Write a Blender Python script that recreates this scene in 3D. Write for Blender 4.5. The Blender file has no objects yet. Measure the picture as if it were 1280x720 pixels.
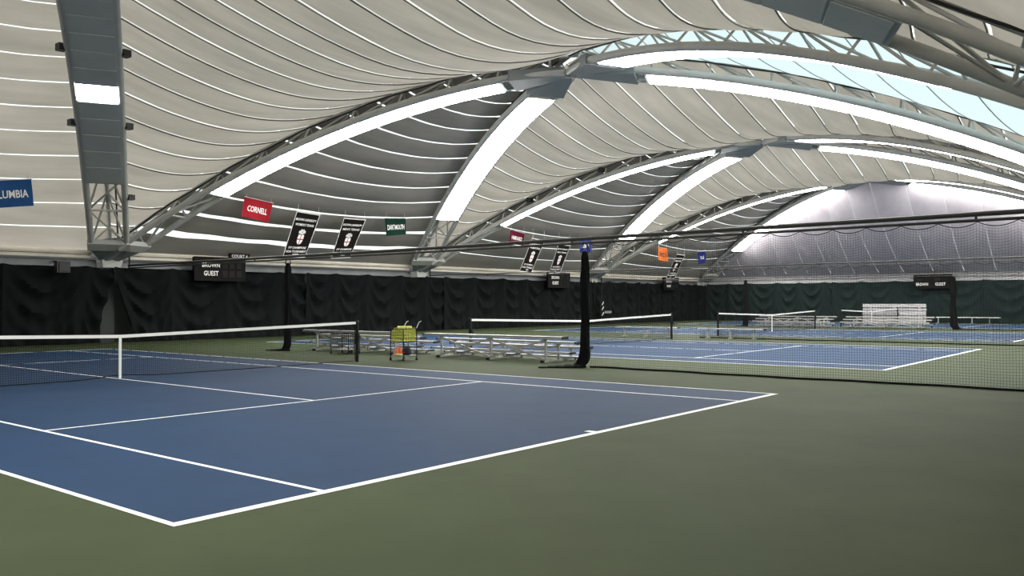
import bpy, bmesh, math, random
from mathutils import Vector, Matrix
random.seed(7)
C = bpy.context.scene.collection
SC = bpy.context.scene

# ------------------------------------------------------------------ camera
cd = bpy.data.cameras.new('camera')
cam = bpy.data.objects.new('camera', cd); C.objects.link(cam)
YAW, PITCH, ROLL = math.radians(38.995), math.radians(0.985), math.radians(-0.138)
fw = Vector((math.cos(PITCH)*math.cos(YAW), math.cos(PITCH)*math.sin(YAW), math.sin(PITCH)))
rt = Vector((math.sin(YAW), -math.cos(YAW), 0)); up = rt.cross(fw)
rt2 = rt*math.cos(ROLL) + up*math.sin(ROLL); up2 = -rt*math.sin(ROLL) + up*math.cos(ROLL)
M = Matrix((rt2, up2, -fw)).transposed().to_4x4(); M.translation = Vector((-3.1628, -5.6158, 1.566))
cam.matrix_world = M
cd.sensor_width = 36; cd.lens = 36*1064.05/1280; cd.clip_start = .1; cd.clip_end = 300
SC.camera = cam
# ------------------------------------------------------------------ sky
w = bpy.data.worlds.new('overcast_sky'); SC.world = w; w.use_nodes = True
bg = w.node_tree.nodes['Background']
bg.inputs[0].default_value = (.95, .985, .98, 1); bg.inputs[1].default_value = 1.55
PANEL_STRENGTH = 19.0
SC.view_settings.view_transform = 'Standard'; SC.view_settings.look = 'None'
SC.view_settings.exposure = 0.68; SC.view_settings.gamma = 1; SC.view_settings.use_curve_mapping = False

# ------------------------------------------------------------------ materials
def mat(name, col, rough=.6, metal=0, noise=0, nscale=5, emit=None, spec=.5, transl=0, nvec=None, bump=0, col2=None):
    m = bpy.data.materials.new(name); m.use_nodes = True
    nt = m.node_tree; b = nt.nodes['Principled BSDF']; N = nt.nodes; L = nt.links
    b.inputs['Base Color'].default_value = (*col, 1); b.inputs['Roughness'].default_value = rough
    b.inputs['Metallic'].default_value = metal; b.inputs['Specular IOR Level'].default_value = spec
    src = None
    if noise or bump:
        tc = N.new('ShaderNodeTexCoord'); mp = N.new('ShaderNodeMapping'); nz = N.new('ShaderNodeTexNoise')
        if nvec: mp.inputs['Scale'].default_value = nvec
        L.new(tc.outputs['Object'], mp.inputs[0]); L.new(mp.outputs[0], nz.inputs['Vector'])
        nz.inputs['Scale'].default_value = nscale; nz.inputs['Detail'].default_value = 6; nz.inputs['Roughness'].default_value = .62
        if noise:
            rp = N.new('ShaderNodeValToRGB')
            c2 = col2 or tuple(c*(1+noise) for c in col)
            rp.color_ramp.elements[0].position = .3; rp.color_ramp.elements[1].position = .7
            rp.color_ramp.elements[0].color = (*[c*(1-noise) for c in col], 1)
            rp.color_ramp.elements[1].color = (*c2, 1)
            L.new(nz.outputs['Fac'], rp.inputs[0]); L.new(rp.outputs[0], b.inputs['Base Color']); src = rp.outputs[0]
        if bump:
            bp = N.new('ShaderNodeBump'); bp.inputs['Strength'].default_value = bump; bp.inputs['Distance'].default_value = .02
            L.new(nz.outputs['Fac'], bp.inputs['Height']); L.new(bp.outputs[0], b.inputs['Normal'])
    if emit:
        b.inputs['Emission Color'].default_value = (*emit[:3], 1); b.inputs['Emission Strength'].default_value = emit[3]
    if transl:
        tr = N.new('ShaderNodeBsdfTranslucent'); mx = N.new('ShaderNodeMixShader'); mx.inputs[0].default_value = transl
        if src: L.new(src, tr.inputs[0])
        else: tr.inputs[0].default_value = (*col, 1)
        L.new(b.outputs[0], mx.inputs[1]); L.new(tr.outputs[0], mx.inputs[2])
        L.new(mx.outputs[0], N['Material Output'].inputs[0])
    return m

GREEN = mat('green_court_paint', (.043, .058, .028), .75, noise=.12, nscale=.9, spec=.1)
BLUE = mat('blue_court_paint', (.0115, .036, .087), .72, noise=.1, nscale=1.1, spec=.12)
LINE = mat('white_line_paint', (.8, .82, .82), .6)
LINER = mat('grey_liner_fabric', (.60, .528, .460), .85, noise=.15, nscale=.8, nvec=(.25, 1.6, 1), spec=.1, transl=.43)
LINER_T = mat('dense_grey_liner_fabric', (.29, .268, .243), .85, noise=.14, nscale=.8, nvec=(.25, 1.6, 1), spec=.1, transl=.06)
BAYM = mat('clear_roof_membrane', (.44, .52, .525), .7, spec=.1, transl=.75)
MEMB = mat('white_roof_membrane', (.66, .69, .675), .7, spec=.1, transl=.75)
ENDL = mat('lilac_grey_liner_fabric', (.36, .34, .375), .85, noise=.1, nscale=.7, nvec=(1, 1.8, 1), spec=.1, transl=.04)
HEM = mat('cream_hem_fabric', (.75, .70, .60), .8, noise=.08, nscale=2)
STEEL = mat('grey_painted_steel', (.50, .50, .48), .5, noise=.08, nscale=2)
SLATE = mat('slate_sheet_metal', (.50, .525, .52), .5, noise=.06, nscale=1.2)
SEAM_SHADE = mat('dark_seam_shade', (.10, .09, .075), .8)  # shade colour for the dark lines along the liner seams
GIRT = mat('grey_girt_steel', (.22, .23, .24), .55, noise=.15, nscale=1.3)
EGIRT = mat('pale_girt_steel', (.42, .42, .43), .6, noise=.12, nscale=1)
WALLM = mat('dark_wall_sheet', (.026, .031, .030), .8, noise=.1, nscale=1)
CONC = mat('grey_lining_board', (.3, .3, .3), .8, noise=.1, nscale=1)
PANEL = mat('lit_light_panel', (.9, .9, .9), .5, emit=(1.0, .97, .91, PANEL_STRENGTH))
BLACK = mat('black_plastic', (.012, .012, .013), .5)
CONDUIT = mat('black_conduit', (.02, .018, .017), .55)
CURT = mat('black_green_curtain', (.0042, .0060, .0064), .85, noise=.2, nscale=1.5, nvec=(2, 2, .5), spec=.12)
ECURT = mat('dark_green_curtain', (.011, .021, .020), .85, noise=.15, nscale=1.2, nvec=(1, 2, .4), spec=.12)
NETM = mat('black_net_cord', (.006, .007, .007), .9, spec=.1)
TAPE = mat('white_net_tape', (.82, .83, .80), .7)
POST = mat('black_post_paint', (.006, .007, .0075), .5, spec=.25)
ALU = mat('brushed_aluminium', (.50, .50, .49), .45, metal=.6, noise=.06, nscale=6)
CAP = mat('black_end_cap', (.01, .01, .012), .5)
CHROME = mat('chrome_tube', (.8, .8, .8), .15, metal=1)
BALL = mat('yellow_tennis_ball_felt', (.66, .69, .17), .9, noise=.08, nscale=30, spec=.1)
ORANGE = mat('orange_plastic', (.85, .16, .05), .5, noise=.05)
CLOTH = mat('black_bag_cloth', (.012, .013, .018), .85, noise=.2, nscale=8)
RED = mat('red_plastic', (.6, .05, .05), .5, noise=.05)
GREYP = mat('pale_plank_paint', (.46, .45, .47), .6, noise=.08, nscale=3)
SHROUD = mat('dark_slate_shroud', (.20, .225, .235), .5, noise=.06, nscale=1.2)
RAIL = mat('dark_grey_rail_paint', (.05, .05, .048), .6)
LIME = mat('lime_plastic', (.45, .6, .12), .5, noise=.05)
WHITE = mat('white_print', (.80, .80, .78), .7)
REDP = mat('crest_red_print', (.45, .03, .04), .7)
BOARD = mat('scoreboard_black', (.004, .0038, .0036), .6, noise=.1, nscale=4, spec=.12)
DIGIT = mat('scoreboard_dark_glass', (.006, .0055, .0055), .3, spec=.2)

# ------------------------------------------------------------------ mesh helpers
class MB:
    def __init__(s): s.v = []; s.f = []
    def add(s, vs, fs):
        o = len(s.v); s.v += [tuple(p) for p in vs]; s.f += [tuple(i+o for i in f) for f in fs]
    def box(s, a, b, taper=None):
        x0, y0, z0 = a; x1, y1, z1 = b
        s.add([(x0,y0,z0),(x1,y0,z0),(x1,y1,z0),(x0,y1,z0),(x0,y0,z1),(x1,y0,z1),(x1,y1,z1),(x0,y1,z1)],
              [(3,2,1,0),(4,5,6,7),(0,1,5,4),(1,2,6,5),(2,3,7,6),(3,0,4,7)])
    def hexa(s, vs): s.add(vs, [(3,2,1,0),(4,5,6,7),(0,1,5,4),(1,2,6,5),(2,3,7,6),(3,0,4,7)])
    def bar(s, p, q, wd, ht, upv=(0,0,1)):
        p = Vector(p); q = Vector(q); d = (q-p).normalized(); u = Vector(upv)
        if abs(d.dot(u)) > .98: u = Vector((1,0,0))
        sd = d.cross(u).normalized(); u = sd.cross(d)
        vs = []
        for c in (p, q):
            for a, b in ((-1,-1),(1,-1),(1,1),(-1,1)): vs.append(c + sd*a*wd/2 + u*b*ht/2)
        s.add(vs, [(3,2,1,0),(4,5,6,7),(0,1,5,4),(1,2,6,5),(2,3,7,6),(3,0,4,7)])
    def tube(s, pts, r, n=6, cap=True):
        pts = [Vector(p) for p in pts]; rr = r if isinstance(r, (list, tuple)) else [r]*len(pts)
        o = len(s.v)
        prev = None
        for i, p in enumerate(pts):
            d = (pts[min(i+1, len(pts)-1)] - pts[max(i-1, 0)]).normalized()
            if prev is None:
                u = Vector((0,0,1)) if abs(d.z) < .9 else Vector((1,0,0))
                a = d.cross(u).normalized()
            else: a = (prev - d*prev.dot(d)).normalized()
            prev = a; b = d.cross(a)
            for k in range(n):
                t = 2*math.pi*k/n; s.v.append(tuple(p + (a*math.cos(t) + b*math.sin(t))*rr[i]))
        for i in range(len(pts)-1):
            for k in range(n):
                s.f.append((o+i*n+k, o+i*n+(k+1)%n, o+(i+1)*n+(k+1)%n, o+(i+1)*n+k))
        if cap:
            s.f.append(tuple(o+k for k in range(n))[::-1]); s.f.append(tuple(o+(len(pts)-1)*n+k for k in range(n)))
    def grid(s, fn, nu, nv):
        o = len(s.v)
        for i in range(nu+1):
            for j in range(nv+1): s.v.append(tuple(fn(i/nu, j/nv)))
        for i in range(nu):
            for j in range(nv):
                a = o+i*(nv+1)+j; s.f.append((a, a+1, a+nv+2, a+nv+1))
    def lathe(s, prof, c=(0,0,0), n=12):
        o = len(s.v)
        for r, z in prof:
            for k in range(n):
                t = 2*math.pi*k/n; s.v.append((c[0]+r*math.cos(t), c[1]+r*math.sin(t), c[2]+z))
        for i in range(len(prof)-1):
            for k in range(n): s.f.append((o+i*n+k, o+i*n+(k+1)%n, o+(i+1)*n+(k+1)%n, o+(i+1)*n+k))
        s.f.append(tuple(o+k for k in range(n))[::-1]); s.f.append(tuple(o+(len(prof)-1)*n+k for k in range(n)))
    def mesh(s, name, m, smooth=False, off=(0,0,0)):
        me = bpy.data.meshes.new(name)
        me.from_pydata([(x-off[0], y-off[1], z-off[2]) for x, y, z in s.v], [], s.f)
        me.materials.append(m)
        if smooth:
            me.polygons.foreach_set('use_smooth', [True]*len(me.polygons))
            try: me.set_sharp_from_angle(angle=math.radians(40))
            except Exception: pass
        me.update(); return me
    def build(s, name, m, parent=None, smooth=False, off=(0,0,0), stuff=False):
        o = bpy.data.objects.new(name, s.mesh(name, m, smooth, off)); C.objects.link(o)
        if parent: o.parent = parent
        if stuff: o['kind'] = 'stuff'
        return o
def link_mesh(name, me, parent=None, loc=(0,0,0), rot=None, scale=None):
    o = bpy.data.objects.new(name, me); C.objects.link(o); o.parent = parent; o.location = loc
    if rot is not None: o.rotation_mode = 'QUATERNION'; o.rotation_quaternion = rot
    if scale: o.scale = scale
    return o
def thing(name, label, cat, loc=(0,0,0), rz=0, group=None):
    o = bpy.data.objects.new(name, None); C.objects.link(o); o.empty_display_size = .2
    o.location = loc; o.rotation_euler = (0,0,rz); o['label'] = label; o['category'] = cat
    if group: o['group'] = group
    return o
def structure(o): o['kind'] = 'structure'; return o
def copy_tree(o, parent=None):
    c = o.copy(); C.objects.link(c); c.parent = parent
    for ch in o.children: copy_tree(ch, c)
    return c
def relabel(o, label, group=None, loc=None, rz=None):
    o['label'] = label
    if group: o['group'] = group
    if loc: o.location = loc
    if rz is not None: o.rotation_euler = (0,0,rz)
    return o
def text_mesh(body, width, height, m, bold=.0, name='lettering'):
    """flat lettering mesh in the xz plane, centred on the origin, scaled to width x height, facing -y"""
    cu = bpy.data.curves.new('text', 'FONT'); cu.body = body; cu.align_x = 'CENTER'; cu.align_y = 'CENTER'
    cu.resolution_u = 2; cu.offset = bold
    o = bpy.data.objects.new('text', cu); C.objects.link(o)
    dg = bpy.context.evaluated_depsgraph_get(); dg.update()
    me = bpy.data.meshes.new_from_object(o.evaluated_get(dg))
    bpy.data.objects.remove(o); bpy.data.curves.remove(cu)
    xs = [v.co.x for v in me.vertices]; ys = [v.co.y for v in me.vertices]
    cx, cy = (min(xs)+max(xs))/2, (min(ys)+max(ys))/2; sx = width/(max(xs)-min(xs)); sy = height/(max(ys)-min(ys))
    for v in me.vertices: v.co = ((v.co.x-cx)*sx, 0, (v.co.y-cy)*sy)
    me.materials.clear(); me.materials.append(m); me.name = name
    return me
UNIT = MB(); UNIT.tube([(0,0,0),(0,0,1)], 1, 6, False)
def strut(name, p, q, r, me, parent, off):
    p = Vector(p); q = Vector(q); d = q-p
    return link_mesh(name, me, parent, p-Vector(off), Vector((0,0,1)).rotation_difference(d.normalized()), (r, r, d.length))

# ------------------------------------------------------------------ layout constants
YL, YR, YM = 28.3, -6.6, 11.885          # left wall line, right wall line, ridge line
HW = YL-YM; HR = YM-YR; BAY = 17.35; HB = BAY/2
BX = [-4.2, 13.15, 30.5, 47.85]           # arch feet
NX = [4.475, 21.825, 39.175, 56.525]      # ridge nodes
XEND = 66.0; XLO = -13.0
COURT = [0, 17.32, 34.6, 52.0]
def yy(u): return YM + (HW if u > 0 else HR)*u
def low(u): u = abs(u); return 9.78 - u - 5.6*u*u
def top(u): return low(u) + .7

# ------------------------------------------------------------------ floor and courts
f = MB(); f.add([(XLO-.3,-9.2,0),(XEND+.6,-9.2,0),(XEND+.6,YL+.8,0),(XLO-.3,YL+.8,0),(XLO-.3,-9.2,-.2),(XEND+.6,-9.2,-.2),(XEND+.6,YL+.8,-.2),(XLO-.3,YL+.8,-.2)],
    [(0,1,2,3),(7,6,5,4),(0,4,5,1),(1,5,6,2),(2,6,7,3),(3,7,4,0)])
floor = structure(f.build('floor', GREEN))
def flat(name, m, x0, y0, x1, y1, z):
    b = MB(); b.box((x0,y0,0.0005),(x1,y1,z)); b.build(name, m, floor)
for X in COURT:
    flat('blue_court_surface', BLUE, X, 0, X+10.97, 23.77, .002)
    L = lambda *a: flat('court_line', LINE, X+a[0], a[1], X+a[2], a[3], .0035)
    L(0,0,10.97,.10); L(0,23.67,10.97,23.77)                       # baselines
    L(0,.10,.055,23.67); L(10.915,.10,10.97,23.67)                     # doubles sidelines
    L(1.345,.10,1.395,23.67); L(9.575,.10,9.625,23.67)                 # singles sidelines
    L(1.395,5.46,9.575,5.51); L(1.395,18.26,9.575,18.31)                 # service lines
    L(5.46,5.51,5.51,18.26); L(5.43,.10,5.53,.22); L(5.43,23.55,5.53,23.67)

# ------------------------------------------------------------------ walls
b = MB(); b.box((XLO-.2,YL+.6,0),(XEND+.5,YL+.8,3.8)); wl = structure(b.build('wall_left', WALLM))
b = MB(); b.box((XEND+.25,YR-.1,0),(XEND+.45,YL+.8,3.85)); wb = structure(b.build('wall_back', WALLM))
b = MB(); b.box((XLO-.2,YR-.75,0),(XEND+.5,YR-.6,3.8)); b.box((XLO-.2,YR-.6,3.7),(XEND+.5,YR+.05,3.8)); structure(b.build('wall_right', WALLM))
b = MB(); b.box((XLO-.2,-9.2,0),(XLO,YL+.8,11.5)); structure(b.build('wall_front', CONC))
# girts and header above the curtains
b = MB(); b.box((XLO,YL+.28,3.02),(XEND,YL+.60,3.14)); b.box((XLO,YL+.36,3.14),(XEND,YL+.6,3.30)); b.box((XLO,YL+.24,3.30),(XEND,YL+.6,3.42)); b.box((XLO,YL+.4,3.42),(XEND,YL+.6,3.8))
structure(b.build('trim_1', GIRT))
b = MB(); b.box((XEND,YR,3.10),(XEND+.25,YL+.6,3.28)); b.box((XEND+.1,YR,3.28),(XEND+.25,YL+.6,3.42)); b.box((XEND-.04,YR,3.42),(XEND+.25,YL+.6,3.68))
structure(b.build('trim_2', EGIRT))

# ------------------------------------------------------------------ fabric roof
def diamond_pt(c):
    def P(u, t):
        uu = max(-1, min(1, u + .07*(t-.5)*(1-abs(u))*4*max(0, min(t, 1-t)+.25)))
        hw = HB*(1-abs(u))
        return (c-hw+2*hw*t, yy(uu), top(u) - 1.9*(1-abs(u))**1.3*4*t*(1-t))
    return P
def tri_pt(c, side):
    def P(u, t):
        hw = HB*u
        return (c-hw+2*hw*t, yy(side*u), top(u) - .8*u**.7*(1-u**5)*4*t*(1-t) - .26*u**8)
    return P
def end_pt(u, t):
    x0 = 65.2-.02-HB*(1-abs(u)); z0 = top(u)
    return (x0+(XEND-x0)*t, yy(u), z0+(3.72-z0)*t - .9*(1-abs(u))*4*t*(1-t))
def strip(P, u0, u1, g0, g1, nt, billow=.06):
    def fn(a, b):
        t = a; du = u1-u0
        wob = .012*math.sin(a*37+u0*91)+.010*math.sin(a*17+u0*33)
        lo = u0+g0*(1+wob*18); hi = u1-g1*(1-wob*18)
        u = lo+(hi-lo)*b
        x, y, z = P(u, t)
        return (x, y, z - billow*4*b*(1-b))
    m = MB(); m.grid(fn, nt, 3); return m
def sheet(P, u0, u1, nu, nt, dz=0):
    m = MB(); m.grid(lambda a, b: (lambda p: (p[0], p[1], p[2]+dz))(P(u0+(u1-u0)*b, a)), nt, nu); return m
def roof_cell(P, us, gaps, liner, nt=16, strips=True, cord=False):
    cell = structure(sheet(P, us[0], us[-1], 28, nt, .38).build('ceiling', MEMB, None, True))
    if not strips:
        if liner: sheet(P, us[0], us[-1], 28, nt).build('liner_panel', liner, cell, True)
        return cell
    for i in range(len(us)-1):
        strip(P, us[i], us[i+1], gaps[i]/HW/2, gaps[i+1]/HW/2, nt).build('liner_panel', liner, cell, True)
        if cord and 0 < i:  # dark tubes added along the seams to draw their shadowed lines
            m = MB(); q = us[i]+(gaps[i]/2+.02)/HW
            m.tube([(lambda p: (p[0], p[1], p[2]-.03))(P(q, k/nt)) for k in range(nt+1)], .013 if i % 2 else .019, 4, False); m.build('seam_shade_line', SEAM_SHADE, cell)
    return cell
dus = [-1+2*i/30 for i in range(31)]
tus = [i/15 for i in range(16)]
for c in BX:
    roof_cell(diamond_pt(c), dus, [(.045 if i % 2 else .022) for i in range(31)], LINER, 18, c > 0, c > 0)
for c in [-12.875]+NX:
    for side in (1, -1):
        seen = c > 0 and not (side < 0 and c < 10)
        if side < 0 and abs(c-NX[1]) < .1:                        # the daylit bay without a liner
            P = tri_pt(c, side)
            cell = structure(sheet(P, 0, 1, 28, 16).build('ceiling', BAYM, None, True))
            for u in tus[1:]:
                m = MB(); m.tube([(lambda p: (p[0], p[1], p[2]-.01))(P(u, k/16)) for k in range(17)], .018, 4); m.build('membrane_seam', EGIRT, cell)
            continue
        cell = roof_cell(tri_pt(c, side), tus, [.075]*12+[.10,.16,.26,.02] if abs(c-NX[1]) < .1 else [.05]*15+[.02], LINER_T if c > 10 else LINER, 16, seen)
        if seen:
            h = MB(); xa, xb = c-HB+.45, c+HB-.75
            h.tube([(xa,yy(side)-side*.02,3.58),(xb,yy(side)-side*.02,3.58)], .10, 8); h.box((xa,yy(side)+side*.03-.02,3.36),(xb,yy(side)+side*.03+.02,3.56))
            h.build('fabric_hem', HEM, cell, True)
eus = [-1+2*i/18 for i in range(19)]
cell = roof_cell(end_pt, eus, [.012]*19, ENDL, 16)

# ------------------------------------------------------------------ roof arches
STRUT = UNIT.mesh('strut', STEEL, True)
def arch(foot, node, label, lit=True, one_cell=None, clamps=False, boxes=False, detail=True):
    fx, fy = foot; nx, ny = node
    d = Vector((fx-nx, fy-ny, 0)); ln = d.length; sd = Vector((-d.y, d.x, 0))/ln
    off = Vector((fx, fy, 3.0))
    def P(u, lat, dz): p = Vector((nx, ny, 0)) + d*u + sd*lat; p.z = low(u)+dz; return p
    a = thing('roof_arch', label, 'roof arch', off, 0, None)
    W = .62
    for s in (-1, 1):
        m = MB(); m.tube([P(.01+.935*k/26, s*W*min(1, .3+(.01+.935*k/26)*6), .0) for k in range(27)], .115, 10); m.build('bottom_chord', STEEL, a, True, off)
    m = MB(); m.tube([P(.0+1.0*k/26, 0, .66) for k in range(27)], .075, 8); m.build('top_chord', STEEL, a, True, off)
    n = 9; us = [.04+.90*k/n for k in range(n+1)]
    wl_ = lambda u: W*min(1, .3+u*6)
    for k in range(n+1):
        u = us[k]
        for s in (-1, 1):
            strut('strut', P(u, s*wl_(u), 0), P(u, 0, .66), .038, STRUT, a, off)
            if k < n: strut('strut', P(us[k+1], s*wl_(us[k+1]), 0), P(u, 0, .66), .038, STRUT, a, off)
        strut('cross_strut', P(u, -wl_(u), 0), P(u, wl_(u), 0), .04, STRUT, a, off)
        if k < n:
            s = 1 if k % 2 else -1
            strut('diagonal_strut', P(u, -s*wl_(u), 0), P(us[k+1], s*wl_(us[k+1]), 0), .036, STRUT, a, off)
    # trough with its light panels
    u0, u1, nc = .135, .745, 13
    def slab(ua, ub, hw, za, zb, k=1):
        m = MB()
        for i in range(k):
            a0 = ua+(ub-ua)*i/k; a1 = ua+(ub-ua)*(i+1)/k
            m.hexa([P(a0,-hw,za),P(a1,-hw,za),P(a1,hw,za),P(a0,hw,za),P(a0,-hw,zb),P(a1,-hw,zb),P(a1,hw,zb),P(a0,hw,zb)])
        return m
    tr = slab(u0-.004, u1+.004, .60, -.14, -.11, 26).build('light_trough', SLATE, a, False, off)
    st = (u1-u0)/nc
    for i in range(nc):
        on = lit or i == one_cell
        o = slab(u0+st*i+.0013, u0+st*(i+1)-.0013, .55, -.17, -.142, 2).build('light_panel', PANEL if on else SLATE, tr, False, off)
        if on and not lit: o['label'] = 'the only lit panel of this arch'
    # folded sheet metal at the ridge end of the trough
    m = MB(); hw0, hw1 = .22, .78; zt = .22
    m.hexa([P(.012,-hw0,-.10),P(.115,-hw1,-.16),P(.115,hw1,-.16),P(.012,hw0,-.10),P(.012,-hw0,zt),P(.115,-hw1,zt),P(.115,hw1,zt),P(.012,hw0,zt)])
    m.build('ridge_shroud', SHROUD, a, False, off)
    m = MB(); m.hexa([P(.93,-.76,-.16),P(.95,-.76,-.16),P(.95,.76,-.16),P(.93,.76,-.16),P(.93,-.76,.02),P(.95,-.76,.10),P(.95,.76,.10),P(.93,.76,.02)]); m.build('foot_plate', STEEL, a, False, off)
    q0 = Vector((fx, fy, 3.26)); dn = d/ln
    m = MB(); m.hexa([q0-sd*.36-dn*.10, q0-sd*.36+dn*.2, q0+sd*.36+dn*.2, q0+sd*.36-dn*.10, P(.946,-.70,-.14), P(.962,-.70,.5), P(.962,.70,.5), P(.946,.70,-.14)]); m.build('foot_taper', SHROUD, a, False, off)
    cs = 1 if sd.dot(Vector((-3.2, -5.6, 0))-Vector((fx, fy, 0))) > 0 else -1
    m = MB(); m.tube([P(.02+.95*k/22, cs*.30, .52+.03*math.sin(k*1.7)) for k in range(23)], .030, 6); m.build('conduit', CONDUIT, a, True, off)
    if boxes:
        for u in (.25, .45, .66):
            m = MB(); p = P(u, cs*.36, .42); m.box(p-Vector((.16,.12,.12)), p+Vector((.16,.12,.12))); m.build('junction_box', BLACK, a, False, off)
    if clamps:
        for u, s in ((.385,-1),(.385,1),(.59,-1),(.59,1),(.80,-1)):
            m = MB(); p = P(u, s*.80, .02); m.box(p-Vector((.11,.13,.09)), p+Vector((.11,.13,.10))); m.bar(p+Vector((0,0,.02)), P(u, s*.6, .02), .05, .05); m.build('clamp_lamp', BLACK, a, False, off)
    return a
L_, R_ = YL-.05, YR+.05
arch((BX[1],L_),(NX[0],YM),'unlit steel arch in left foreground with one glowing panel in its grey trough', False, 7, True)
arch((BX[1],R_),(NX[0],YM),'unlit arch of thick grey pipes in the top right corner', False)
arch((BX[0],R_),(NX[0],YM),'unseen arch overhead beside the camera, added lit to brighten the near court')  # unseen arch of the grid, added with lit panels to brighten the near court
arch((BX[1],L_),(NX[1],YM),'lit arch rising from the left foreground foot above the red flag')
arch((BX[1],R_),(NX[1],YM),'arch from the nearest ridge joint along top right in front of the daylit roof')
arch((BX[2],L_),(NX[1],YM),'wide lit arch from nearest ridge joint to foot right of the dark green flag')
arch((BX[2],R_),(NX[1],YM),'arch sweeping to right edge below the daylit roof with long row of lit panels')
arch((BX[2],L_),(NX[2],YM),'lit arch over the maroon flag, rising to the second ridge joint', boxes=True)
arch((BX[2],R_),(NX[2],YM),'thin lit arch right of the second ridge joint, upper one of the pair')
arch((BX[3],L_),(NX[2],YM),'broad lit arch from second ridge joint down to the foot behind the dark net bundle')
arch((BX[3],R_),(NX[2],YM),'lit arch right of the second ridge joint, lower one of the pair')
arch((BX[3],L_),(NX[3],YM),'farthest left lit arch above the orange flag', boxes=True)
arch((BX[3],R_),(NX[3],YM),'farthest right lit arch bordering the lilac end fabric')
# the last arch on the left, framing the end fabric
arch((65.2,L_),(NX[3],YM),'broad lit arch crossing the left side of the lilac end fabric')

arch((65.2,R_),(NX[3],YM),'lit arch on the right side of the lilac end fabric')
# ------------------------------------------------------------------ feet of the arches
for x, lab in zip(BX[1:]+[65.2], ('grey roof foot pedestal in left foreground above the curtain gap','grey roof foot pedestal right of the dark green flag','grey roof foot pedestal behind the gathered net','farthest grey roof foot pedestal in the hall corner')):
    t = thing('pedestal', lab, 'pedestal', (x,YL,0))
    m = MB(); m.hexa([(-.36,-.22,3.0),(.36,-.22,3.0),(.36,.30,3.0),(-.36,.30,3.0),(-.42,-.26,3.30),(.42,-.26,3.30),(.42,.30,3.30),(-.42,.30,3.30)]); m.build('taper_block', STEEL, t)
    m = MB(); m.box((-.28,.16,0),(.28,.40,3.0)); m.build('shaft', WALLM, t)
    m = MB(); m.box((-.42,-.02,2.86),(.42,.30,3.0)); m.build('cap_plate', GIRT, t)

# ------------------------------------------------------------------ wall curtains
def curtain(label, p0, p1, ztop, m, gap0=None, gap1=None, seed=0, nrm=(0,-1), sw=2.3, amp=.27):
    """p0-p1: the hanging line; gap functions pull the lower edge aside"""
    rnd = random.Random(seed)
    p0 = Vector((*p0,0)); p1 = Vector((*p1,0)); d = p1-p0; ln = d.length; nv = Vector((*nrm,0))
    nx = int(ln*11); nz = 20; hooks = [0]
    while hooks[-1] < ln: hooks.append(hooks[-1]+sw*rnd.uniform(.75, 1.3))
    ph = [rnd.uniform(0, 6.28) for _ in hooks]
    def fn(a, b):
        s = a*ln; z = .03+(ztop-.03)*b
        i = max(k for k in range(len(hooks)) if hooks[k] <= s+1e-6); i = min(i, len(hooks)-2)
        t = (s-hooks[i])/(hooks[i+1]-hooks[i])
        h = (ztop-z)/ztop
        hook = math.exp(-min(t,1-t)*9)
        v = .045*math.sin(s*5.1+ph[i]*.3+1.3*math.sin(s*.9))*(1-.4*h)
        dip = h*2.6-(1-(2*t-1)**2)*1.25
        v += amp*.8*(1-2*abs(math.sin(dip*4.2+ph[i])))*math.exp(-h*.9)*(1-hook)*(.35+.65*4*t*(1-t))*min(1, h*4)
        v += .10*hook*(1-h*.8)+.04*math.sin(s*11+z*1.2+ph[i])*h
        zz = z-(.10*4*t*(1-t) if b > .96 else 0)
        sx = s
        if gap0 and s < gap0[1]: sx = s+gap0[0]*(1-s/gap0[1])*min(1, h*1.35)**1.3
        if gap1 and s > ln-gap1[1]: sx = s-gap1[0]*(1-(ln-s)/gap1[1])*min(1, h*1.35)**1.3
        p = p0+d*(sx/ln)+nv*(.17+v)
        return (p.x, p.y, zz)
    mb = MB(); mb.grid(fn, nx, nz)
    o = mb.build('curtain', m, None, True); o['label'] = label; o['category'] = 'curtain'
    return o
curtain('black curtain at far left, swagged, ending at the gap beside the foot pedestal', (XLO+.1,YL), (13.25,YL), 3.04, CURT, gap1=(.55,2.2), seed=3)
curtain('black curtain behind the first scoreboard, right of the curtain gap', (13.2,YL), (22.6,YL), 3.04, CURT, gap0=(.75,2.6), seed=5)
curtain('black curtain panel behind the ball cart', (22.6,YL+.03), (32.3,YL+.03), 3.06, CURT, seed=11, sw=1.9)
curtain('black curtain panel left of the dark net bundle, behind the second court', (32.25,YL), (47.8,YL), 3.08, CURT, seed=19)
curtain('black curtain panel behind the third scoreboard in the far left corner', (47.7,YL+.03), (XEND-.45,YL+.03), 3.12, CURT, seed=23, sw=1.7)
curtain('dark green end curtain at the hall corner, left of the scoreboard', (XEND,YL-.1), (XEND,17.3), 3.16, ECURT, seed=29, nrm=(-1,0), sw=2.0)
curtain('dark green end curtain behind the tipped bleacher and end scoreboard', (XEND+.02,17.3), (XEND+.02,6.6), 3.16, ECURT, seed=31, nrm=(-1,0), sw=3.0, amp=.18)
curtain('dark green end curtain at right edge behind the white bench', (XEND,6.6), (XEND,YR+.1), 3.16, ECURT, seed=37, nrm=(-1,0), sw=3.0, amp=.18)
curtain('black curtain along the right wall, out of the frame', (66,YR-.2), (XLO+.2,YR-.2), 3.04, CURT, seed=41, nrm=(0,1))

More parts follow.
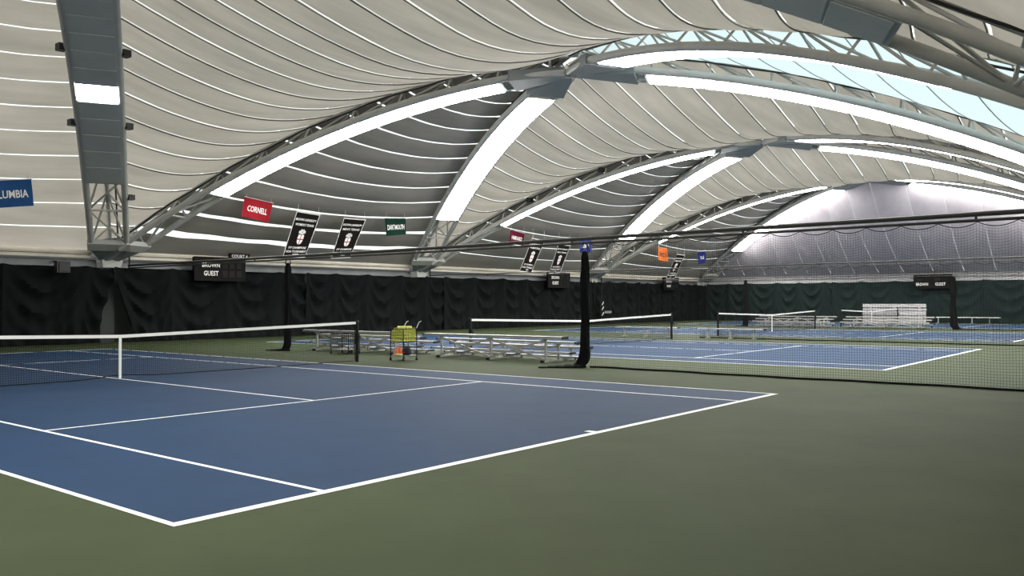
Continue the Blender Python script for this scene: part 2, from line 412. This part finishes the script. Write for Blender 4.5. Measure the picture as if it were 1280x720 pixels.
# ------------------------------------------------------------------ tennis nets
def ribbon(mb, pts, r):
    mb.tube(pts, r, 3, False)
def tennis_net(X, label, cell=.045, cord=.0025):
    t = thing('tennis_net', label, 'tennis net', (X+5.485,YM,0), 0)
    W = 6.4; H = lambda x: .914+(1.07-.914)*abs(x)/W
    bot = lambda x: .03 + .05*math.exp(-(x/.5)**2)
    for s in (-1, 1):
        m = MB(); m.tube([(s*W,0,0),(s*W,0,1.06)], .045, 10); p = m.build('post', POST, t, True)
        m = MB(); m.lathe([(.05,1.05),(.05,1.075),(.03,1.10)], (s*W,0,0), 10); m.build('post_cap', POST, p, True)
        m = MB(); m.box((s*W-.03,-.07,.55),(s*W+.03,-.04,.75)); m.tube([(s*W,-.06,.68),(s*W,-.13,.68),(s*W,-.13,.60)], .012, 6); m.build('winder', POST, p)
    m = MB(); n = 24
    def tp(a, b):
        x = -W+.05+(2*W-.1)*a; c = [(0,-.012),(0,.012)]
        return (x, [-.012,-.012,.012,.012,-.012][round(b*4)], H(x)+[-.065,0,0,-.065,-.065][round(b*4)])
    m.grid(tp, n, 4); m.build('top_tape', TAPE, t)
    m = MB(); m.box((-.025,-.016,.01),(.025,.016,.915)); m.build('center_strap', TAPE, t)
    m = MB(); nv = int(2*(W-.08)/cell)
    for i in range(nv+1):
        x = -W+.08+i*cell
        ribbon(m, [(x,0,H(x)-.06),(x+.004*math.sin(i),.02*math.sin(x*2),(H(x)+bot(x))/2),(x,.05*math.sin(x*1.3)*(1-math.exp(-(x/.5)**2)),bot(x))], cord)
    nh = int(.9/cell)
    for j in range(nh+1):
        g = j/nh
        pts = []
        for k in range(41):
            x = -W+.08+(2*W-.16)*k/40
            pts.append((x, .05*math.sin(x*1.3)*(1-math.exp(-(x/.5)**2))*g**1.5, bot(x)*g+(H(x)-.06)*(1-g)))
        ribbon(m, pts, cord)
    m.build('netting', NETM, t, False, (0,0,0), True)
    m = MB(); m.tube([(-W+.08+(2*W-.16)*k/60, .05*math.sin((-W+.08+(2*W-.16)*k/60)*1.3)*(1-math.exp(-((-W+.08+(2*W-.16)*k/60)/.5)**2)), bot(-W+.08+(2*W-.16)*k/60)) for k in range(61)], .009, 5); m.build('bottom_cord', NETM, t)
    for s in (-1, 1):
        m = MB(); m.tube([(s*(W-.08),0,.03),(s*(W-.08),0,1.02)], .009, 5); m.build('side_cord', NETM, t)
    return t
tennis_net(COURT[0], 'nearest tennis net with white tape, on the court in the left foreground')
tennis_net(COURT[1], 'second tennis net, on the court behind the dark gathered net bundle', .05, .0022)
tennis_net(COURT[2], 'third tennis net, on the court behind the low bench', .06, .0028)
tennis_net(COURT[3], 'farthest tennis net, small, in front of the tipped bleacher', .07, .0032)

# ------------------------------------------------------------------ divider tracks and nets
def track(x, label, armx, ra=.045, rb=.028):
    t = thing('divider_track', label, 'rail', (x,YL,0))
    m = MB(); m.tube([(0,-.05,3.11),(0,-16,3.09),(0,YR-YL+.02,3.14)], ra, 8); m.build('upper_rail', RAIL, t, True)
    m = MB(); m.tube([(0,-.05,3.01),(0,-16,2.99),(0,YR-YL+.02,3.025)], rb, 8); m.build('lower_rail', RAIL, t, True)
    m = MB(); m.tube([(0,-.12,2.95),(0,-.12,4.15)], .035, 6); m.build('drop_rod', BLACK, t, True)
    m = MB(); m.tube([(armx-x,-.12,3.93),(0,-.12,3.93)], .03, 6); m.build('bracket_arm', STEEL, t, True)
    for k in range(1, 8):
        y = -k*4.4; m = MB(); m.box((-.02,y-.02,3.02),(.02,y+.02,3.12)); m.build('rail_clip', BLACK, t)
    return t
track(13.9, 'nearest double overhead rail carrying the divider net across the hall', 13.3)
track(31.25, 'second overhead rail, behind the nearest one', 30.7, .03, .012)
track(48.9, 'farthest overhead rail, in front of the end fabric', 48.1, .03, .012)

def divider_net(x, y0, y1, label, cell=.05, r=.0016, zt=2.99):
    t = thing('divider_net', label, 'net', (x,y0,0))
    ln = y0-y1; sp = .64
    topz = lambda s: zt-.085*4*((s/sp) % 1)*(1-(s/sp) % 1)
    sway = lambda s, z: .05*math.sin(s*1.1)*(1-z/3)+.02*math.sin(s*3.3)
    m = MB(); n = int(ln/cell)
    for i in range(n+1):
        s = i*cell; h = topz(s)
        ribbon(m, [(sway(s,h*k/8), -s, .02+(h-.02)*k/8) for k in range(9)], r)
    nh = int(2.9/cell)
    ns = int(ln/.16)
    for j in range(nh+1):
        g = j/nh
        ribbon(m, [(sway(k*.16, topz(k*.16)*g), -k*.16, .02+(topz(k*.16)-.02)*g) for k in range(ns+1)], r)
    m.build('netting', NETM, t, False, (0,0,0), True)
    m = MB(); m.tube([(sway(k*.08,2.9), -k*.08, topz(k*.08)) for k in range(int(ln/.08)+1)], .008, 5); m.build('top_cord', NETM, t)
    m = MB(); m.tube([(sway(k*.2,0)+.03*math.sin(k*.7), -k*.2, .025) for k in range(int(ln/.2)+1)], .024, 6); m.build('bottom_rope', NETM, t)
    k = 0
    while k*sp < ln:
        m = MB(); m.tube([(sway(k*sp,2.9),-k*sp,zt),(0,-k*sp,3.03)], .006, 4); m.build('hanger', NETM, t); k += 1
    return t
divider_net(13.9, 5.8, YR+.1, 'fine black divider net hanging from the nearest overhead rail at right', r=.0020)

divider_net(31.25, 11.6, YR+.1, 'black divider net on the second rail, behind the near divider net', .06, .0022)
divider_net(49.2, 4.1, YR+.1, 'farthest black divider net, at right in front of the end curtain', .08, .003)
def net_bundle(x, y, label, r=.13, zt=2.84, foot=(0,-.4), seed=1, puddle=.5):
    rnd = random.Random(seed)
    t = thing('gathered_net', label, 'net', (x,y,0))
    m = MB(); n = 22; rows = 26; o = 0
    ph = [rnd.uniform(.65, 1.25) for _ in range(n)]
    def ring(b):
        z = .02+zt*b
        rr = r*(.75+.25*math.sin(b*9+seed)*.3+.35*math.exp(-b*5)) * (1 if b < .95 else 1-(b-.95)*10)
        fx = foot[0]*.35*math.exp(-b*28); fy = foot[1]*.35*math.exp(-b*28)
        return z, rr, fx, fy
    def fn(a, b):
        z, rr, fx, fy = ring(b); k = int(round(a*n)) % n; an = 2*math.pi*a
        q = rr*ph[k]*(1+.12*math.sin(b*14+k*2.1))
        return (fx+q*math.cos(an), fy+q*math.sin(an), z)
    m.grid(fn, n, rows); m.build('folds', NETM, t, False)
    m = MB(); prof = []
    for i in range(5):
        cx = foot[0]*(.3+.35*i); cy = foot[1]*(.3+.35*i)
        m.lathe([(r*1.6*(1-.12*i),0.004),(r*1.5*(1-.12*i),.05-.006*i),(r*.7,.09-.014*i)], (cx+.05*rnd.uniform(-1,1),cy,0), 10)
    m.build('foot_pile', NETM, t, True)
    m = MB()
    for k in range(4):
        a = k*1.6; m.tube([(.03*math.cos(a),.03*math.sin(a),zt-.1),(.12*math.cos(a),.12*math.sin(a),zt+.02),(.05*math.cos(a),.05*math.sin(a),3.02)], .01, 5)
    m.build('hanging_loops', NETM, t, True)
    return t
net_bundle(13.9, 5.93, 'big black gathered divider net hanging like a post, right of centre', .14, 2.78, (-.45,.42), 2)
net_bundle(13.9, 17.65, 'slim black gathered divider net behind the nearest tennis net', .11, 2.86, (-.12,.42), 5)
net_bundle(49.2, 5.15, 'distant black gathered divider net in front of the end scoreboard', .19, 2.95, (.1,-.75), 7)
net_bundle(49.2, 17.3, 'distant slim black gathered divider net near the hall corner', .15, 2.95, (-.1,.3), 9)

# ------------------------------------------------------------------ scoreboards
def scoreboard(label, loc, rz, wd, ht, words, digits, sign=None):
    t = thing('scoreboard', label, 'scoreboard', loc, rz)
    m = MB(); m.box((0,0,0),(wd,.16,ht)); m.box((-.02,-.015,-.02),(wd+.02,.02,.02)); m.box((-.02,-.015,ht-.02),(wd+.02,.02,ht+.02)); m.build('case', BOARD, t)
    for x in (.3, wd-.3):
        m = MB(); m.bar((x,.1,.80),(x,.95,.80),.06,.06); m.build('wall_bracket', GIRT, t)
    for x, z, ww, hh in digits:
        m = MB(); m.box((x,-.012,z),(x+ww,.01,z+hh)); m.build('digit_window', DIGIT, t)
    for body, x, z, ww, hh in words:
        link_mesh('lettering', text_mesh(body, ww, hh, WHITE, .02), t, (x,-.016,z))
    if sign:
        body, x, z, ww, hh = sign
        m = MB(); m.box((x-ww/2-.1,-.03,z-hh/2-.05),(x+ww/2+.12,.08,z+hh/2+.05)); s = m.build('court_sign', BOARD, t)
        link_mesh('lettering', text_mesh(body, ww, hh, WHITE, .02), s, (x,-.036,z))
    return t
wb_ = [('BROWN',.78,.67,.84,.20),('GUEST',.79,.31,.70,.21)]
dg = [(1.35,.55,.24,.28),(1.7,.55,.24,.28),(2.05,.55,.24,.28),(1.35,.16,.24,.28),(1.7,.16,.24,.28),(2.05,.16,.24,.28)]
for x, s, lab in ((16.5, 'COURT 4', 'nearest black scoreboard above the curtain at left'), (41.8, None, 'second black scoreboard on the left wall, below the hanging banners'), (57.3, None, 'farthest black scoreboard on the left wall')):
    scoreboard(lab, (x,YL-.58,2.56), 0, 2.5, 1.0, wb_, dg, (s,2.18,1.10,.80,.14) if s else None)
scoreboard('black scoreboard on the green end curtain above the bench', (XEND-.6,11.15,2.56), -math.pi/2, 2.6, 1.05, [('BROWN',.60,.30,.82,.22),('GUEST',1.85,.30,.70,.22)],
           [(.25,.52,.3,.2),(1.5,.52,.3,.2)])
o = MB(); o.box((10.85,YL-.70,2.74),(11.33,YL-.42,3.16)); o.box((10.92,YL-.73,2.78),(11.26,YL-.70,3.1)); o.bar((11.1,YL-.5,3.14),(11.14,YL+.3,3.2),.06,.06); o = o.build('speaker', BLACK); o['label'] = 'small black speaker box on the header above the far left curtain'; o['category'] = 'speaker'
t = thing('hanging_plaque', 'narrow black plaque with white marks on the curtain right of the net bundle', 'plaque', (48.3,YL-.55,0))
m = MB(); m.box((-.28,0,.6),(.3,.04,1.7)); m.build('board', BOARD, t)
m = MB(); m.tube([(0,.02,1.68),(0,.02,3.2),(0,.95,3.22)], .015, 6); m.build('hanging_rod', BLACK, t)
for z, ww in ((1.5,.3),(1.15,.34),(.75,.3)):
    m = MB(); m.bar((-.02,-.004,z-.12),(.2,-.004,z+.1),.08,.006,(0,1,0)); m.build('white_mark', WHITE, t)
m = MB(); m.box((.5,.1,.78),(1.4,.16,.95)); m.build('grey_strip', GIRT, t)

# ------------------------------------------------------------------ flags and banners
def cloth(name, label, cat, quad, col, lines, group, ybot=.25, crest=False, wave=.035, border=False, seed=0):
    """quad: (x0,z0,x1,z1,x2,z2,x3,z3) top left, top right, bottom right, bottom left at the depth of the banner"""
    x0,z0,x1,z1,x2,z2,x3,z3 = quad; y0 = 24.6
    org = Vector(((x0+x1)/2, y0, (z0+z1)/2))
    t = thing(name, label, cat, org, 0, group)
    def P(a, b, dy=0):                                            # a across, b down
        x = (x0*(1-a)+x1*a)*(1-b)+(x3*(1-a)+x2*a)*b; z = (z0*(1-a)+z1*a)*(1-b)+(z3*(1-a)+z2*a)*b
        return Vector((x, y0+ybot*b+wave*math.sin(a*5+seed)*b+wave*.5*math.sin(a*9+b*4+seed)*b+dy, z))-org
    m = MB(); m.grid(lambda a, b: P(a, b, 0), 12, 10); m.grid(lambda a, b: P(1-a, b, .008), 12, 10)
    mt = mat(name+'_cloth', col, .9, noise=.1, nscale=3, spec=.08)
    c = m.build('cloth', mt, t, True)
    if border:
        m = MB()
        for (a0,b0,a1,b1) in ((0,0,1,.0),(0,.985,1,1),(0,0,.02,1),(.98,0,1,1)):
            a1 = max(a1, a0+.02); b1 = max(b1, b0+.012)
            m.grid(lambda a, b: P(a0+(a1-a0)*a, b0+(b1-b0)*b, -.006), 8, 8)
        m.build('white_border', WHITE, c)
    wd = abs(x1-x0); hh = abs(z3-z0)
    m = MB(); m.tube([P(-.02,-.01),P(1.02,-.01)], .014, 6); m.build('rod', STEEL, t)
    for a in (.06, .94):
        m = MB(); p = P(a,-.01); m.tube([p,p+Vector((0,.0,.95))], .006, 4); m.build('cord', WHITE, t)
    for body, bc, ww, hf, lm in lines:
        me = text_mesh(body, 1, 1, lm, .02)
        for v in me.vertices: v.co = P(.5+v.co.x*ww, bc-v.co.z*hf, -.009)
        link_mesh('lettering', me, t)
    if crest:
        m = MB()
        def disc(mb, pts): mb.add([P(a, b, -.009) for a, b in pts], [tuple(range(len(pts)))])
        # shield quarters around a red cross, a sun behind clouds above
        qs = [[(.385,.485),(.485,.485),(.485,.575),(.375,.575)],[(.515,.485),(.615,.485),(.625,.575),(.515,.575)],
              [(.38,.60),(.485,.60),(.485,.70),(.44,.685),(.40,.65)],[(.515,.60),(.62,.60),(.60,.65),(.56,.685),(.515,.70)]]
        for q in qs: disc(m, q)
        n = 9
        for k in range(n):
            a0 = math.pi*(1-k/n); a1 = math.pi*(1-(k+.72)/n); r0, r1 = .045, (.16 if k % 2 else .145)
            disc(m, [(.5+r0*math.cos(a0), .455-r0*.55*math.sin(a0)), (.5+r1*math.cos(a0), .455-r1*.6*math.sin(a0)), (.5+r1*math.cos(a1), .455-r1*.6*math.sin(a1)), (.5+r0*math.cos(a1), .455-r0*.55*math.sin(a1))])
        disc(m, [(.42,.468),(.45,.448),(.5,.44),(.55,.448),(.58,.468)])
        m.build('crest', WHITE, t)
        m = MB(); disc(m, [(.487,.485),(.513,.485),(.513,.70),(.487,.70)]); disc(m, [(.375,.577),(.485,.577),(.485,.598),(.378,.598)]); disc(m, [(.515,.577),(.625,.577),(.622,.598),(.515,.598)]); m.build('crest_cross', REDP, t)
    return t
GF, GB = None, None
OT = mat('dark_orange_print', (.09, .03, .01), .8)
def flag(lab, q, col, word, ww=.72, lm=None, hf=.30, seed=0): cloth('school_flag', lab, 'flag', q, col, [(word,.52,ww,hf,lm or WHITE)], GF, seed=seed)
flag('blue flag lettered COLUMBIA at the left edge', (7.15,5.46,8.74,5.71,8.93,4.86,7.32,4.62), (.022,.075,.21), 'COLUMBIA', .82, seed=1)
flag('red flag lettered CORNELL below the long lit arch', (16.88,5.9,18.23,5.76,18.21,4.96,16.9,5.13), (.26,.014,.022), 'CORNELL', .70, seed=2)
flag('dark green flag lettered DARTMOUTH beside the second arch foot', (24.53,5.60,25.9,5.70,26.2,4.95,24.87,4.79), (.006,.028,.020), 'DARTMOUTH', .84, seed=3)
flag('maroon flag lettered HARVARD, first flag of the middle row', (34.03,5.68,35.34,5.54,35.52,4.86,34.2,4.93), (.085,.008,.02), 'HARVARD', .74, seed=4)
flag('blue flag lettered PENN above the dark net bundle', (40.85,5.53,42.2,5.65,42.59,4.81,41.23,4.7), (.04,.05,.19), 'PENN', .55, hf=.28, seed=5)
flag('orange flag lettered PRINCETON behind the divider net', (50.86,5.52,52.15,5.46,52.63,4.55,51.32,4.62), (.55,.13,.03), 'PRINCETON', .80, OT, seed=6)
flag('small dark blue flag lettered YALE, farthest of the flags', (56.97,5.45,58.34,5.57,58.87,4.71,57.63,4.55), (.014,.025,.15), 'YALE', .5, hf=.28, seed=7)
BR = (.009, .0068, .0058)
def banner(lab, q, who, seed): cloth('championship_banner', lab, 'banner', q, BR, [('BROWN UNIVERSITY',.155,.88,.052,WHITE),(who,.265,.78,.055,WHITE),('IVY CHAMPIONS',.775,.74,.05,WHITE),('NCAA TOURNAMENT',.86,.86,.05,WHITE),('2007',.935,.22,.045,WHITE)], GB, ybot=.6, crest=True, border=True, seed=seed)
banner("black banner for women's tennis with white crest, nearest of the banners", (19.45,5.52,20.69,5.45,20.33,3.58,19.15,3.53), "WOMEN'S TENNIS", 1)
banner("black banner for men's tennis with white crest, left of the dark green flag", (22.04,5.42,23.33,5.43,22.93,3.68,21.8,3.6), "MEN'S TENNIS", 2)
banner('black crest banner of the middle row, right of the maroon flag', (36.02,5.3,37.26,5.23,36.76,3.33,35.6,3.39), "WOMEN'S TENNIS", 3)
banner('black crest banner of the middle row, above the second scoreboard', (38.63,5.1,39.89,5.06,39.62,3.4,38.46,3.33), "MEN'S TENNIS", 4)
banner('farthest black crest banner, between the orange and dark blue flags', (53.61,5.12,54.87,5.11,54.3,3.35,53.0,3.31), "WOMEN'S TENNIS", 5)

# ------------------------------------------------------------------ bleachers
def bleacher(label, loc, rz=0):
    """three-row bleacher, 5 m long along y, the top row at x=0, rows stepping down towards +x"""
    t = thing('bleacher', label, 'bleacher', loc, rz)
    Ln = 4.95
    rows = [(0,.68),(.57,.53),(1.14,.38)]
    for x, z in rows:
        m = MB(); m.box((x-.12,0,z-.035),(x+.12,Ln,z+.005)); m.box((x-.12,0,z-.055),(x-.108,Ln,z-.03)); m.box((x+.108,0,z-.055),(x+.12,Ln,z-.03)); p = m.build('seat_plank', ALU, t)
        for y in (-.04, Ln):
            m = MB(); m.box((x-.125,y,z-.06),(x+.125,y+.04,z+.01)); m.build('end_cap', CAP, p)
    for x, z in ((.33,.27),(.90,.13)):
        m = MB(); m.box((x-.12,0,z-.04),(x+.12,Ln,z)); p = m.build('foot_plank', ALU, t)
        for y in (-.04, Ln):
            m = MB(); m.box((x-.125,y,z-.045),(x+.125,y+.04,z+.005)); m.build('end_cap', CAP, p)
    fy = (.6, 2.47, 4.34)
    for y in fy:
        m = MB()
        for x, z in rows: m.bar((x,y,.05),(x,y,z-.035),.05,.05); m.bar((x-.10,y,z-.06),(x+.10,y,z-.06),.05,.05)
        for x, z in ((.33,.27),(.90,.13)): m.bar((x-.3,y,z-.06),(x+.12,y,z-.06),.04,.04)
        m.bar((-.15,y,.03),(1.30,y,.03),.06,.05)
        fr = m.build('frame', ALU, t)
        for x in (-.17, 1.27):
            m = MB(); m.box((x,y-.045,0),(x+.06,y+.045,.07)); m.build('rubber_foot', CAP, fr)
    for i in range(2):
        a, b2 = fy[i], fy[i+1]
        m = MB(); m.bar((-.035,a,.58),(-.035,b2,.08),.014,.05); m.build('cross_brace', ALU, t)
        m = MB(); m.bar((-.055,a,.08),(-.055,b2,.58),.014,.05); m.build('cross_brace', ALU, t)
        m = MB(); m.bar((.6,a,.42),(.6,b2,.07),.014,.045); m.build('cross_brace', ALU, t)
    return t
bl = bleacher('aluminium bleacher right of the ball cart, nearest of all', (14.65,7.08,0))
relabel(copy_tree(bl), 'aluminium bleacher behind the end of the nearest tennis net', loc=(14.65,12.75,0))
relabel(copy_tree(bl), 'distant aluminium bleacher behind the third tennis net', loc=(50.0,16.7,0), rz=math.pi)
relabel(copy_tree(bl), 'distant aluminium bleacher in front of the tipped up bleacher', loc=(50.0,11.2,0), rz=math.pi)
# a bleacher tipped up on its back against the end wall
t = thing('tipped_bleacher', 'white bleacher tipped up with its planks facing the court by the end curtain', 'bleacher', (64.6,10.1,0))
for z0, z1, x in ((1.14,1.40,.0),(.90,1.08,.05),(.56,.86,-.05),(.30,.52,0),(.05,.26,-.05)):
    m = MB(); m.box((x,0,z0),(x+.05,4.5,z1)); m.build('plank', GREYP, t)
for y in (.5, 2.25, 4.0):
    m = MB(); m.bar((.07,y,.0),(.35,y,1.38),.05,.05); m.bar((.35,y,.03),(.95,y,.03),.05,.05); m.bar((.95,y,.03),(.33,y,1.2),.04,.04); m.bar((.06,y,.02),(.06,y,1.36),.04,.03); m.build('frame', ALU, t)
    m = MB(); m.box((-.02,y-.07,1.20),(-.0,y+.07,1.27)); m.build('bracket', STEEL, t)

# ------------------------------------------------------------------ benches
def bench(label, loc, ln, rz=0, legs=3, top_m=ALU):
    t = thing('bench', label, 'bench', loc, rz)
    m = MB(); m.box((-.13,0,.40),(.13,ln,.445)); p = m.build('seat_plank', top_m, t)
    for y in (-.03, ln):
        m = MB(); m.box((-.135,y,.395),(.135,y+.03,.45)); m.build('end_cap', CAP, p)
    for k in range(legs):
        y = ln*(.15+.7*k/(legs-1))
        m = MB(); m.bar((0,y,.02),(0,y,.40),.05,.05); m.bar((-.2,y,.02),(.2,y,.02),.05,.04); m.bar((-.12,y,.385),(.12,y,.385),.05,.03); m.build('leg', ALU if k else GIRT, t)
    return t
bench('low aluminium bench left of the third tennis net', (30.8,8.45,0), 3.0)
bench('low aluminium bench behind the second tennis net', (30.8,12.4,0), 3.25)
bench('long white bench along the green end curtain', (65.0,5.35,0), 4.75, 0, 4, TAPE)

# ------------------------------------------------------------------ ball carts
def wire_face(m, a, b, z0, z1, nh, nv, r=.004):
    a = Vector(a); b = Vector(b)
    for i in range(nv+1):
        p = a.lerp(b, i/nv); m.tube([(p.x,p.y,z0),(p.x,p.y,z1)], r, 4, False)
    for j in range(nh+1):
        z = z0+(z1-z0)*j/nh; m.tube([(a.x,a.y,z),(b.x,b.y,z)], r, 4, False)
def ball_cart(label, loc, rz, S=.50, zb=.50, zt=.86, handles=True):
    t = thing('ball_cart', label, 'cart', loc, rz); h = S/2
    cs = [(-h,-h),(h,-h),(h,h),(-h,h)]
    for x, y in cs:
        m = MB(); m.tube([(x,y,.075),(x,y,zt+.02)], .013, 8); p = m.build('post', POST, t, True)
        m = MB(); m.lathe([(.004,-.022),(.030,-.018),(.034,0),(.030,.018),(.004,.022)], (0,0,0), 12)
        wv = [(z_+x, y_+y, .034+x_) for x_, y_, z_ in m.v]; m.v = wv; m.build('caster', BLACK, p, True)
        m = MB(); m.box((x-.025,y-.014,.03),(x+.025,y+.014,.08)); m.build('caster_fork', POST, p)
    for i in range(4):
        m = MB(); wire_face(m, (*cs[i],0), (*cs[(i+1)%4],0), zb, zt, 4, 8); m.build('basket_side', POST, t)
    m = MB()
    for k in range(9):
        q = -h+S*k/8; m.tube([(q,-h,zb),(q,h,zb)], .004, 4, False); m.tube([(-h,q,zb),(h,q,zb)], .004, 4, False)
    m.build('basket_base', POST, t)
    m = MB(); m.box((-h,-h,.13),(h,h,.145)); m.build('lower_shelf', GIRT, t)
    for i in range(4):
        m = MB(); m.tube([(*cs[i],zt+.01),(*cs[(i+1)%4],zt+.01)], .012, 6); m.build('rim', POST, t)
    if handles:
        for y, s in ((-h, 1), (h, 1)):
            m = MB(); m.tube([(h,y,zt-.05),(h,y,zt+.02),(h+.04,y,zt+.10),(h+.10,y,zt+.18),(h+.17,y,zt+.20)], .010, 8); m.build('handle', STEEL, t, True)
    return t
CX, CY = 13.05, 11.32
ball_cart('black wheeled ball cart full of yellow balls beside the near court', (CX,CY,0), 0)
ball_cart('empty black wire cart behind the post of the nearest net', (14.05,14.95,0), .3, .62, .30, .62, False)
bm = bmesh.new(); bmesh.ops.create_icosphere(bm, subdivisions=2, radius=.0335); BM = bpy.data.meshes.new('tennis_ball'); bm.to_mesh(BM); bm.free(); BM.materials.append(BALL)
BM.polygons.foreach_set('use_smooth', [True]*len(BM.polygons))
nb = 0
for lay in range(8):
    z = .54+lay*.052; n = 7
    for i in range(n):
        for j in range(n):
            x = -.205+.41*i/(n-1)+(.017 if lay % 2 else -.012); y = -.205+.41*j/(n-1)+(.017 if lay % 2 else -.012)
            edge = i in (0, n-1) or j in (0, n-1)
            if lay < 6 and not (i == 0 or j == 0): continue        # the two sides of the basket that face the court
            if lay == 6 and edge and random.random() < .35: continue
            if lay == 7 and (edge or random.random() < .35 or (i+j < 4 and i < 3)): continue
            o = link_mesh('tennis_ball', BM, None, (CX+x+random.uniform(-.004,.004), CY+y+random.uniform(-.004,.004), z+random.uniform(-.004,.004)))
            o['label'] = 'yellow tennis ball in the basket of the black cart'; o['category'] = 'ball'; o['group'] = 'tennis balls in the cart basket'; nb += 1
# things on the lower shelf of the cart
def cone(x, y, lab, z=.146, rz=0):
    t = thing('sports_cone', lab, 'cone', (CX+x,CY+y,z), rz)
    m = MB(); m.lathe([(.085,0),(.085,.012),(.06,.014),(.03,.20),(.018,.22)], (0,0,0), 14); m.build('body', ORANGE, t, True)
    m = MB(); m.box((-.10,-.10,0),(.10,.10,.012)); m.build('base', ORANGE, t); return t
cone(-.13, .12, 'orange cone on the lower shelf of the ball cart, taller pile at left')
cone(-.02, .13, 'orange cone on the lower shelf of the ball cart, next to the bag')
t = thing('sports_bag', 'black cloth bag slumped on the lower shelf of the ball cart', 'bag', (CX+.02,CY-.11,.146))
m = MB(); m.lathe([(.11,0),(.13,.05),(.125,.13),(.09,.19),(.04,.22)], (0,0,0), 14)
m.v = [(x*1.0+.012*math.sin(z*40+y*20), y*.9+.015*math.sin(x*33), z) for x, y, z in m.v]; m.build('body', CLOTH, t, True)
m = MB(); m.tube([(-.09,0,.12),(-.07,-.03,.22),(0,-.04,.27),(.07,-.03,.22),(.09,0,.12)], .010, 6); m.build('strap', CLOTH, t, True)
m = MB(); m.box((-.135,-.03,.06),(-.122,.05,.10)); m.build('red_patch', RED, t)
t = thing('tennis_racket', 'black tennis racket sticking out of the ball cart over its lower shelf', 'racket', (CX+.12,CY-.14,.37), -.5)
m = MB(); m.tube([(.0+.13*math.cos(a*math.pi/9)*1.2,.105*math.sin(a*math.pi/9),0) for a in range(19)], .010, 6); m.build('hoop', BLACK, t, True)
m = MB(); m.tube([(.155,0,0),(.40,0,.02)], .014, 8); m.build('handle', BLACK, t, True)
m = MB()
for k in range(-4, 5):
    q = k*.024; m.tube([(-.15,q,0),(.15,q,0)], .0012, 3, False); m.tube([(q*1.4,-.10,0),(q*1.4,.10,0)], .0012, 3, False)
m.build('strings', WHITE, t, False, (0,0,0), True)
o = MB(); o.lathe([(.10,0),(.11,.012),(.10,.03),(.06,.04)], (CX-.17,CY-.02,.146), 14); o = o.build('marker_disc_pile', LIME, None, True); o['label'] = 'lime marker disc at the left corner of the cart shelf'; o['category'] = 'marker disc'
